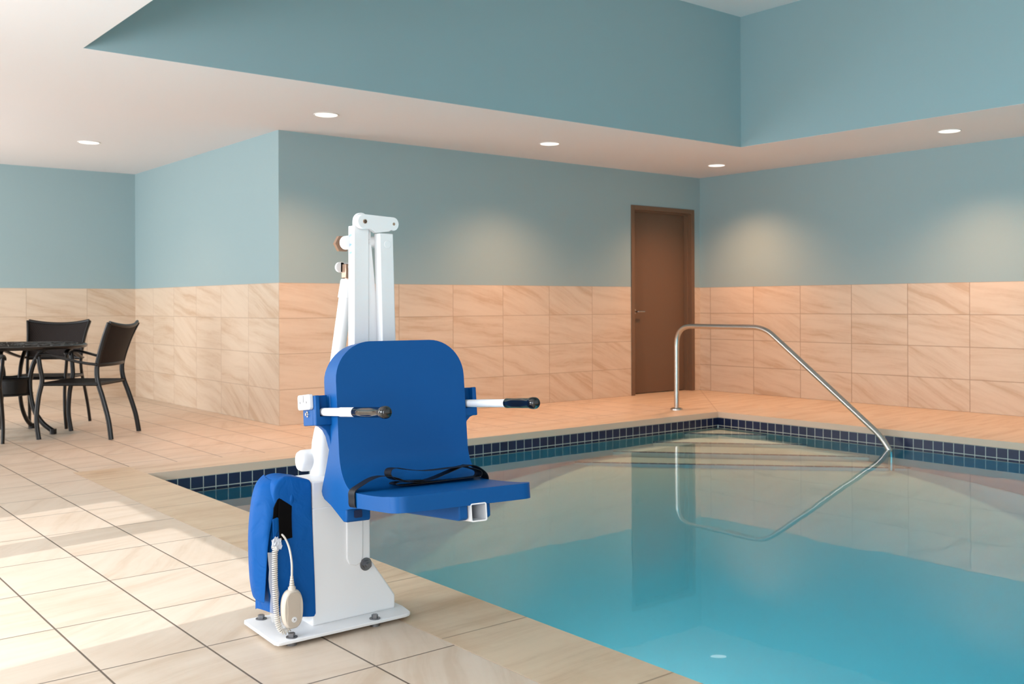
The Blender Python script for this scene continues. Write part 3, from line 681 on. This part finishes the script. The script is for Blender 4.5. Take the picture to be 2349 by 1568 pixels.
# lap belt : flat webbing
def ribbon(bm, pts, width_dirs, w, th=0.0016, n=7):
    P = catmull(pts, n); m_ = len(P)
    wd = []
    for i in range(m_):
        t = i / (m_ - 1) * (len(width_dirs) - 1); k = min(int(t), len(width_dirs) - 2); q = t - k
        wd.append((Vector(width_dirs[k]) * (1 - q) + Vector(width_dirs[k + 1]) * q).normalized())
    rings = []
    for i, p in enumerate(P):
        d = (P[min(i + 1, m_ - 1)] - P[max(i - 1, 0)]).normalized(); W_ = (wd[i] - d * wd[i].dot(d)).normalized(); Nn = d.cross(W_)
        rings.append([bm.verts.new(p + W_ * (sx * w / 2) + Nn * (sy * th / 2)) for sx, sy in ((-1, -1), (1, -1), (1, 1), (-1, 1))])
    for i in range(m_ - 1):
        for k in range(4): bm.faces.new((rings[i][k], rings[i][(k + 1) % 4], rings[i + 1][(k + 1) % 4], rings[i + 1][k]))
    bm.faces.new(rings[0]); bm.faces.new(rings[-1][::-1])
W0 = [FD, FD]; BW = 0.050
bm = bmesh.new()
p1 = [(-0.165, -0.0475), (-0.208, -0.0472), (-0.2225, -0.041), (-0.2235, -0.020), (-0.2228, -0.002), (-0.214, 0.008), (-0.192, 0.0195), (-0.1691, 0.0300), (-0.1453, 0.0368), (-0.1175, 0.0368), (-0.0856, 0.0285), (-0.0537, 0.0158), (-0.0152, 0.0108), (0.0289, 0.0145), (0.0739, 0.0259), (0.1121, 0.0372), (0.1399, 0.0442), (0.168, 0.0455), (0.1458, 0.0435), (0.0973, 0.0425), (0.0158, 0.0415), (-0.0417, 0.0491), (-0.084, 0.0579), (-0.1025, 0.0543), (-0.1061, 0.0392), (-0.09, 0.0250), (-0.0509, 0.0175), (0.0066, 0.0140)]
ribbon(bm, [SP(a, 0.100, u + 0.002) for a, u in p1], W0, BW)
belt = part('seat_belt', bm, STRAP, lift)
bm = bmesh.new()
p2 = [(0.17, -0.0475), (0.212, -0.0465), (0.2225, -0.030), (0.2232, -0.006), (0.2225, 0.008), (0.213, 0.0225), (0.1887, 0.0401), (0.1613, 0.0475), (0.1548, 0.0420), (0.1805, 0.0340), (0.2000, 0.0245), (0.1985, 0.0115), (0.1787, 0.0085), (0.1252, 0.0080), (0.0651, 0.0070), (-0.0013, 0.0060), (-0.0587, 0.0062), (-0.0825, 0.0085), (-0.0906, 0.0133), (-0.072, 0.0168), (-0.0296, 0.0110), (0.0279, 0.0080), (0.0797, 0.0085)]
ribbon(bm, [SP(a, 0.095, u + 0.001) for a, u in p2], W0, BW)
part('seat_belt_tail', bm, STRAP, belt)

# ============================================================ fabric cover, hand control
cover = empty('fabric_cover', (1.42, 2.93, 0.05), 'blue nylon cover draped over the lift battery box on the left of the white column', 'cover')
bm = bmesh.new()
# cross-section rings from bottom to top; front face y ~2.86
levels = [(0.062, 0), (0.12, 0), (0.2, 0), (0.28, 0), (0.36, 0), (0.42, 0.001), (0.465, 0.003), (0.488, 0.008), (0.498, 0.020), (0.503, 0.050)]
rings = []
rnd = random.Random(3)
for i, (z, ins) in enumerate(levels):
    x0_, x1_ = 1.348, 1.4755 + max(0, 0.40 - z) * 0.030
    ring = []
    q = 0.020 if ins < 0.03 else 0.012
    base = rrect(x0_ + ins * 0.9, x1_ - ins * 0.12, 2.8305 + ins * 0.30, 2.990 - ins, [0.008, q, q, 0.006], 3)
    base = [(p[0], p[1] + max(0, (1.478 - p[0]) * 0.22) if p[1] < 2.9 else p[1]) for p in base]
    cx = sum(p[0] for p in base) / len(base); cy = sum(p[1] for p in base) / len(base)
    for k, p in enumerate(base):
        wob = 0.0022 * math.sin(k * 2.3 + i * 0.6) + 0.0015 * math.sin(k * 5.1 - i * 0.9)
        zz = z + (0.010 * math.sin(k * 0.9) - (0.0 if p[0] > 1.42 else -0.012) if i == 0 else 0) - (max(0, p[0] - 1.405) * 0.30 + max(0, 1.405 - p[0]) * 0.35 if i >= 5 else 0) * min(1, (i - 4) / 3)
        d = Vector((p[0] - cx, p[1] - cy, 0)).normalized()
        ring.append(bm.verts.new((p[0] + d.x * wob, p[1] + d.y * wob, zz)))
    rings.append(ring)
K = len(rings[0])
for i in range(len(rings) - 1):
    for k in range(K): bm.faces.new((rings[i][k], rings[i][(k + 1) % K], rings[i + 1][(k + 1) % K], rings[i + 1][k]))
bm.faces.new(rings[-1])
cb = part('cover_body', bm, FABRIC, cover, smooth=80)
sb = cb.modifiers.new('s', 'SUBSURF'); sb.levels = 2; sb.render_levels = 2
# front-left flap that bows open
def flap_pt(x, z, d): return Vector((x, d, z))
rows = [  # z, outer x, inner x
    (0.486, 1.366, 1.398), (0.476, 1.347, 1.405), (0.462, 1.331, 1.404), (0.440, 1.322, 1.388), (0.410, 1.315, 1.366), (0.370, 1.310, 1.350), (0.320, 1.305, 1.338), (0.260, 1.305, 1.331), (0.200, 1.307, 1.328), (0.150, 1.311, 1.326), (0.118, 1.3185, 1.3235)]
bm = bmesh.new(); g1 = []; g2 = []; KS = 12
for (z, xo, xi) in rows:
    a = []; b = []
    for k in range(KS + 1):
        if k < 5:
            q = (5 - k) / 5; x = xo + 0.020 * q * q + 0.004 * q; y = 2.902 + 0.080 * q; zz = z + 0.004 * q
        else:
            t = (k - 5) / (KS - 5); x = xo + (xi - xo) * t; y = 2.852 + 0.05 * (1 - t) ** 1.6 + 0.003 * math.sin(t * 6 + z * 20); zz = z
        if z > 0.47: y += 0.012 * (z - 0.47) / 0.02
        a.append(bm.verts.new((x, y, zz))); b.append(bm.verts.new((x + 0.0016, y + 0.0018, zz)))
    g1.append(a); g2.append(b)
for i in range(len(rows) - 1):
    for k in range(KS):
        bm.faces.new((g1[i][k], g1[i][k + 1], g1[i + 1][k + 1], g1[i + 1][k])); bm.faces.new((g2[i][k], g2[i + 1][k], g2[i + 1][k + 1], g2[i][k + 1]))
    for k in (0, KS): bm.faces.new((g1[i][k], g1[i + 1][k], g2[i + 1][k], g2[i][k]))
for i in (0, len(rows) - 1):
    for k in range(KS): bm.faces.new((g1[i][k], g1[i][k + 1], g2[i][k + 1], g2[i][k]))
fl = part('cover_flap', bm, FABRIC, cover, smooth=80); sb = fl.modifiers.new('s', 'SUBSURF'); sb.levels = 1; sb.render_levels = 2
# black patch painting the shaded inside of the cover's opening
bm = bmesh.new()
prism(bm, [(1.362, 0.335), (1.352, 0.372), (1.356, 0.405), (1.368, 0.430), (1.386, 0.446), (1.404, 0.447), (1.412, 0.436), (1.410, 0.410), (1.408, 0.37), (1.402, 0.34), (1.385, 0.34)], XZ, 2.8535, 2.8625)
part('cover_opening_shade', bm, BLACKF, cover, bevel=0.002)
# inner blue tongue
bm = bmesh.new(); prism(bm, [(1.350, 0.372), (1.366, 0.376), (1.378, 0.366), (1.374, 0.345), (1.362, 0.325), (1.358, 0.300), (1.352, 0.300)], XZ, 2.849, 2.853); part('cover_tongue', bm, FABRIC, cover, bevel=0.001)
# black webbing strap
bm = bmesh.new(); ribbon(bm, [(1.395, 2.853, 0.428), (1.390, 2.846, 0.40), (1.388, 2.843, 0.37), (1.389, 2.843, 0.335), (1.391, 2.844, 0.307)], [(1, 0, 0.1), (1, 0, 0.1), (1, 0, 0.05)], 0.042, 0.003)
part('webbing_strap', bm, BLACKF, cover)
# folded gather next to the opening
bm = bmesh.new(); tube(bm, catmull([(1.412, 2.856, 0.452), (1.414, 2.853, 0.435), (1.412, 2.853, 0.415), (1.408, 2.856, 0.398)], 6), [0.004 + 0.006 * math.sin(PI * i / 18) for i in range(19)], n=10); part('cover_gather', bm, FABRIC, cover, smooth=80)

hc = empty('hand_control', (1.386, 2.80, 0.044), 'beige push-button hand control hanging by its cable in front of the blue cover', 'hand control')
bm = bmesh.new()
out_ = []
for k in range(40):
    a = 2 * PI * k / 40; cz, sx = math.sin(a), math.cos(a)
    hw, hh = 0.0345, 0.060
    x = hw * math.copysign(abs(sx) ** 0.75, sx); z = hh * math.copysign(abs(cz) ** 0.85, cz)
    out_.append((x, z))
cx_, cz_ = 1.3875, 0.1035
layers = [(-0.012, 0.86), (-0.010, 0.95), (-0.004, 1.0), (0.006, 1.0), (0.013, 0.93), (0.016, 0.84)]
rg = []
for (dy, sc) in layers: rg.append([bm.verts.new((cx_ + x * sc, 2.800 - dy, cz_ + z * (1 - (1 - sc) * 0.6))) for x, z in out_])
for i in range(len(rg) - 1):
    for k in range(40): bm.faces.new((rg[i][k], rg[i][(k + 1) % 40], rg[i + 1][(k + 1) % 40], rg[i + 1][k]))
bm.faces.new(rg[0]); bm.faces.new(rg[-1])
part('handset_body', bm, BEIGE, hc, smooth=40)
bm = bmesh.new(); hp = []
for k in range(49):
    t = -1 + 2 * k / 48; hp.append(((0.0205 + 0.0065 * t * t) * math.sqrt(max(0.0, 1 - abs(t) ** 5)), t * 0.053))
poly = [(cx_ + x, cz_ + z) for x, z in hp] + [(cx_ - x, cz_ + z) for x, z in reversed(hp[1:-1])]
prism(bm, poly, XZ, 2.7825, 2.790); part('handset_face', bm, mat('beige_face_plastic', srgb(194, 180, 164), 0.5), hc, bevel=0.001)
bm = bmesh.new(); lathe(bm, (cx_, 2.7825, 0.074), (0, -1, 0), [(0, 0.0085), (0.0015, 0.0085), (0.002, 0.0065), (0.0012, 0.004), (0.002, 0.003)], 24); part('push_button', bm, WPLAS, hc, smooth=40)
bm = bmesh.new(); lathe(bm, (cx_, 2.7826, 0.074), (0, -1, 0), [(0.0012, 0.0022), (0.0024, 0.002)], 12); part('button_centre', bm, BOLT, hc)
bm = bmesh.new(); cyl(bm, (cx_, 2.798, 0.158), (0, 0, 1), 0.0115, 0, 0.012, 24); z = 0.170
for k in range(5):
    lathe(bm, (cx_, 2.798, z), (0, 0, 1), [(0, 0.0085 - k * 0.0009), (0.005, 0.0080 - k * 0.0009), (0.0055, 0.0050)], 20); z += 0.0068
part('cable_boot', bm, BEIGE2, hc, smooth=35)
bm = bmesh.new(); tube(bm, catmull([(cx_, 2.798, 0.195), (cx_ + .001, 2.80, 0.24), (cx_ + .0015, 2.815, 0.28), (cx_ - .001, 2.832, 0.305), (cx_ - 0.008, 2.84, 0.320), (cx_ - 0.014, 2.848, 0.326)], 8), 0.0033, n=12); part('straight_cable', bm, BEIGE2, hc, smooth=60)
# coiled cord
bm = bmesh.new()
spine = catmull([(1.352, 2.838, 0.290), (1.347, 2.830, 0.24), (1.343, 2.820, 0.17), (1.343, 2.812, 0.10), (1.347, 2.808, 0.060), (1.358, 2.805, 0.040), (1.372, 2.803, 0.0365), (1.382, 2.803, 0.045)], 40)
cum = [0]
for i in range(1, len(spine)): cum.append(cum[-1] + (spine[i] - spine[i - 1]).length)
L = cum[-1]; turns = 46; ptsC = []; Xp = None; Mstep = turns * 10
j = 0
for q in range(Mstep + 1):
    s = L * q / Mstep
    while j < len(cum) - 2 and cum[j + 1] < s: j += 1
    t = (s - cum[j]) / max(1e-9, cum[j + 1] - cum[j]); p = spine[j].lerp(spine[j + 1], t); d = (spine[j + 1] - spine[j]).normalized()
    if Xp is None: Xp, _ = frame_from(d)
    Xp = (Xp - d * d.dot(Xp)).normalized(); Yp = d.cross(Xp); a = 2 * PI * turns * q / Mstep
    ptsC.append(p + (Xp * math.cos(a) + Yp * math.sin(a)) * 0.0072)
tube(bm, ptsC, 0.0021, n=6); part('coiled_cord', bm, BEIGE2, hc, smooth=60)
def crumple(name, c, r, sq, seed):
    bm = bmesh.new(); bmesh.ops.create_icosphere(bm, subdivisions=3, radius=1)
    rn = random.Random(seed)
    for v in bm.verts:
        k = 1 + rn.uniform(-0.28, 0.28); v.co = Vector(c) + Vector((v.co.x * r * sq[0] * k, v.co.y * r * sq[1] * k, v.co.z * r * sq[2] * k))
    return part(name, bm, CLEAR, hc)
crumple('plastic_wrap', (1.356, 2.836, 0.298), 0.016, (1.0, 0.7, 1.3), 1); crumple('plastic_wrap', (1.366, 2.804, 0.052), 0.015, (1.1, 0.7, 1.0), 2)
bm = bmesh.new()
pw = [((1.3435 + 0.0015 * math.sin(i * 1.7)), 2.836 - 0.024 * i / 9, 0.275 - 0.026 * i) for i in range(9)]
ga = [[bm.verts.new((p[0] + 0.0145 * s + 0.002 * math.sin(i * 2 + s * 3), p[1] - 0.008 * (1 - s * s) + 0.009, p[2])) for s in (-0.9, -0.3, 0.3, 0.9, 1.3)] for i, p in enumerate(pw)]
for i in range(8):
    for k in range(4): bm.faces.new((ga[i][k], ga[i][k + 1], ga[i + 1][k + 1], ga[i + 1][k]))
bmesh.ops.solidify(bm, geom=bm.faces[:], thickness=0.0006)
part('plastic_sleeve', bm, CLEAR, hc, smooth=80)

# ============================================================ patio furniture
def L_part(name, bm, mats, parent, **kw): return link(name, bm, mats, parent, **kw)
def make_chair(label):
    t = empty('patio_armchair', (0, 0, 0), label, 'chair', 'black woven patio armchairs round the table')
    # local: x right, y forward, z up ; origin at ground centre
    for s in (-1, 1):
        bm = bmesh.new()
        tube(bm, catmull([(s * 0.262, 0.255, 0.0), (s * 0.258, 0.275, 0.15), (s * 0.252, 0.262, 0.32), (s * 0.250, 0.235, 0.45), (s * 0.262, 0.245, 0.56), (s * 0.266, 0.255, 0.640)], 6), 1, flat=(0.0125, 0.019), side=(1, 0, 0), n=12)
        L_part('leg', bm, IRON, t, smooth=60)
        bm = bmesh.new()
        tube(bm, catmull([(s * 0.262, -0.310, 0.0), (s * 0.252, -0.285, 0.15), (s * 0.240, -0.235, 0.32), (s * 0.232, -0.195, 0.44), (s * 0.228, -0.185, 0.54), (s * 0.232, -0.205, 0.64), (s * 0.246, -0.250, 0.78), (s * 0.268, -0.300, 0.895)], 6), 1, flat=(0.0125, 0.020), side=(1, 0, 0), n=12)
        L_part('leg', bm, IRON, t, smooth=60)
        bm = bmesh.new()
        tube(bm, catmull([(s * 0.235, -0.195, 0.575), (s * 0.252, -0.09, 0.590), (s * 0.266, 0.04, 0.620), (s * 0.272, 0.15, 0.648), (s * 0.270, 0.225, 0.658), (s * 0.267, 0.262, 0.640), (s * 0.266, 0.265, 0.622)], 6), 1, flat=(0.021, 0.011), side=(1, 0, 0), n=12)
        L_part('armrest', bm, IRON, t, smooth=60)
    # seat
    bm = bmesh.new(); box(bm, -0.238, 0.238, -0.21, 0.245, 0.412, 0.436)
    bmesh.ops.subdivide_edges(bm, edges=bm.edges[:], cuts=6, use_grid_fill=True)
    for v in bm.verts: v.co.z -= 0.014 * (1 - (v.co.x / 0.24) ** 2) * (1 - ((v.co.y - 0.02) / 0.23) ** 2) * (1 if v.co.z > 0.42 else 0)
    L_part('seat', bm, WEAVE, t, smooth=40)
    bm = bmesh.new(); tube(bm, fillet([(0.24, -0.20, 0.424), (0.245, 0.25, 0.424), (-0.245, 0.25, 0.424), (-0.24, -0.20, 0.424), (0.24, -0.20, 0.424)], 0.02), 0.013, n=10); L_part('seat_frame', bm, IRON, t, smooth=60)
    # backrest : flared, curved woven panel with a hollow top edge
    bm = bmesh.new(); NU, NV = 14, 10; G = []
    for i in range(NV + 1):
        q = i / NV; row = []
        for j in range(NU + 1):
            s = -1 + 2 * j / NU
            hw = 0.226 + 0.036 * q ** 1.5; z = 0.572 + q * (0.325 - 0.030 * (1 - s * s)) ; y = -0.190 - 0.105 * q ** 1.25 - 0.035 * (1 - s * s)
            row.append((s * hw, y, z))
        G.append(row)
    f_ = [[bm.verts.new(p) for p in r] for r in G]; b_ = [[bm.verts.new((p[0], p[1] - 0.012, p[2])) for p in r] for r in G]
    for i in range(NV):
        for j in range(NU):
            bm.faces.new((f_[i][j], f_[i][j + 1], f_[i + 1][j + 1], f_[i + 1][j])); bm.faces.new((b_[i][j], b_[i + 1][j], b_[i + 1][j + 1], b_[i][j + 1]))
    for i in range(NV):
        for j in (0, NU): bm.faces.new((f_[i][j], f_[i + 1][j], b_[i + 1][j], b_[i][j]))
    for j in range(NU):
        for i in (0, NV): bm.faces.new((f_[i][j], f_[i][j + 1], b_[i][j + 1], b_[i][j]))
    L_part('backrest', bm, WEAVE, t, smooth=50)
    bm = bmesh.new()
    for row in (G[0], G[-1]):
        bm = bmesh.new(); tube(bm, [(p[0], p[1] - 0.006, p[2]) for p in row], 1, flat=(0.016, 0.012), side=(0, 0, 1), n=8); L_part('back_rail', bm, IRON, t, smooth=60)
    return t
def dup(root, label):
    r = root.copy(); C.objects.link(r); r['label'] = label
    for ch in list(root.children):
        c = ch.copy(); C.objects.link(c); c.parent = r
    return r
def put(o, x, y, ang): o.location = (x, y, 0); o.rotation_euler = (0, 0, ang)
heading = lambda dx, dy: math.atan2(-dx, dy)     # local +y points to (dx,dy)
cA = make_chair('black woven patio armchair standing nearest the blue wall corner, turned to face the table')
put(cA, 2.355, 8.322, heading(-0.413, 0.357))
cB = dup(cA, 'black woven patio armchair behind the table with its back toward the far wall')
put(cB, 2.275, 9.23, heading(-0.50, -0.72))
cC = dup(cA, 'black patio armchair cut off by the left photo edge, only arm and leg showing')
put(cC, 1.366, 8.120, heading(0.5, 0.87))
# table
TC = Vector((1.885, 8.817, 0))
tb = empty('patio_table', TC, 'round black cast patio table with curved legs in the far left corner', 'table')
bm = bmesh.new(); lathe(bm, TC + Vector((0, 0, 0.72)), (0, 0, 1), [(-0.028, 0.560), (-0.030, 0.580), (-0.022, 0.592), (-0.006, 0.594), (0.0, 0.586), (0.001, 0.570), (-0.004, 0.56)], 64); 
top = part('table_top', bm, TABTOP, tb, smooth=50)
# openwork pattern: concentric rings and spokes on the top
bm = bmesh.new()
for r in (0.12, 0.22, 0.32, 0.42, 0.52):
    tube(bm, [TC + Vector((r * math.cos(a), r * math.sin(a), 0.7205)) for a in [2 * PI * k / 48 for k in range(49)]], 0.006, n=6, cap=False)
for k in range(32):
    a = 2 * PI * k / 32; tube(bm, [TC + Vector((0.12 * math.cos(a), 0.12 * math.sin(a), 0.7205)), TC + Vector((0.56 * math.cos(a), 0.56 * math.sin(a), 0.7205))], 0.005, n=6)
part('top_lattice', bm, TABTOP, tb)
for k in range(4):
    a = math.radians(-41 + 90 * k); dx, dy = math.cos(a), math.sin(a)
    bm = bmesh.new(); R = lambda r, z: TC + Vector((dx * r, dy * r, z))
    tube(bm, catmull([R(0.330, 0.695), R(0.27, 0.66), R(0.215, 0.57), R(0.185, 0.46), R(0.185, 0.34), R(0.215, 0.20), R(0.285, 0.09), R(0.375, 0.022)], 6), 1, flat=(0.015, 0.020), side=(-dy, dx, 0), n=12)
    cyl(bm, R(0.372, 0.0), (0, 0, 1), 0.026, 0, 0.042, 16)
    part('leg', bm, IRON, tb, smooth=50)
bm = bmesh.new(); NS = 32
for (ra, rb, za_, zb2) in ((0.168, 0.180, 0.322, 0.448),):
    rg = [[bm.verts.new(TC + Vector((r * math.cos(2 * PI * k / NS), r * math.sin(2 * PI * k / NS), z))) for k in range(NS)] for r, z in ((rb, za_), (rb, zb2), (ra, zb2), (ra, za_))]
    for q in range(4):
        for k in range(NS): bm.faces.new((rg[q][k], rg[q][(k + 1) % NS], rg[(q + 1) % 4][(k + 1) % NS], rg[(q + 1) % 4][k]))
for zz in (0.447, 0.323):
    tube(bm, [TC + Vector((0.178 * math.cos(a), 0.178 * math.sin(a), zz)) for a in [2 * PI * k / 40 for k in range(41)]], 0.010, n=8, cap=False)
part('leg_brace_ring', bm, IRON, tb, smooth=50)
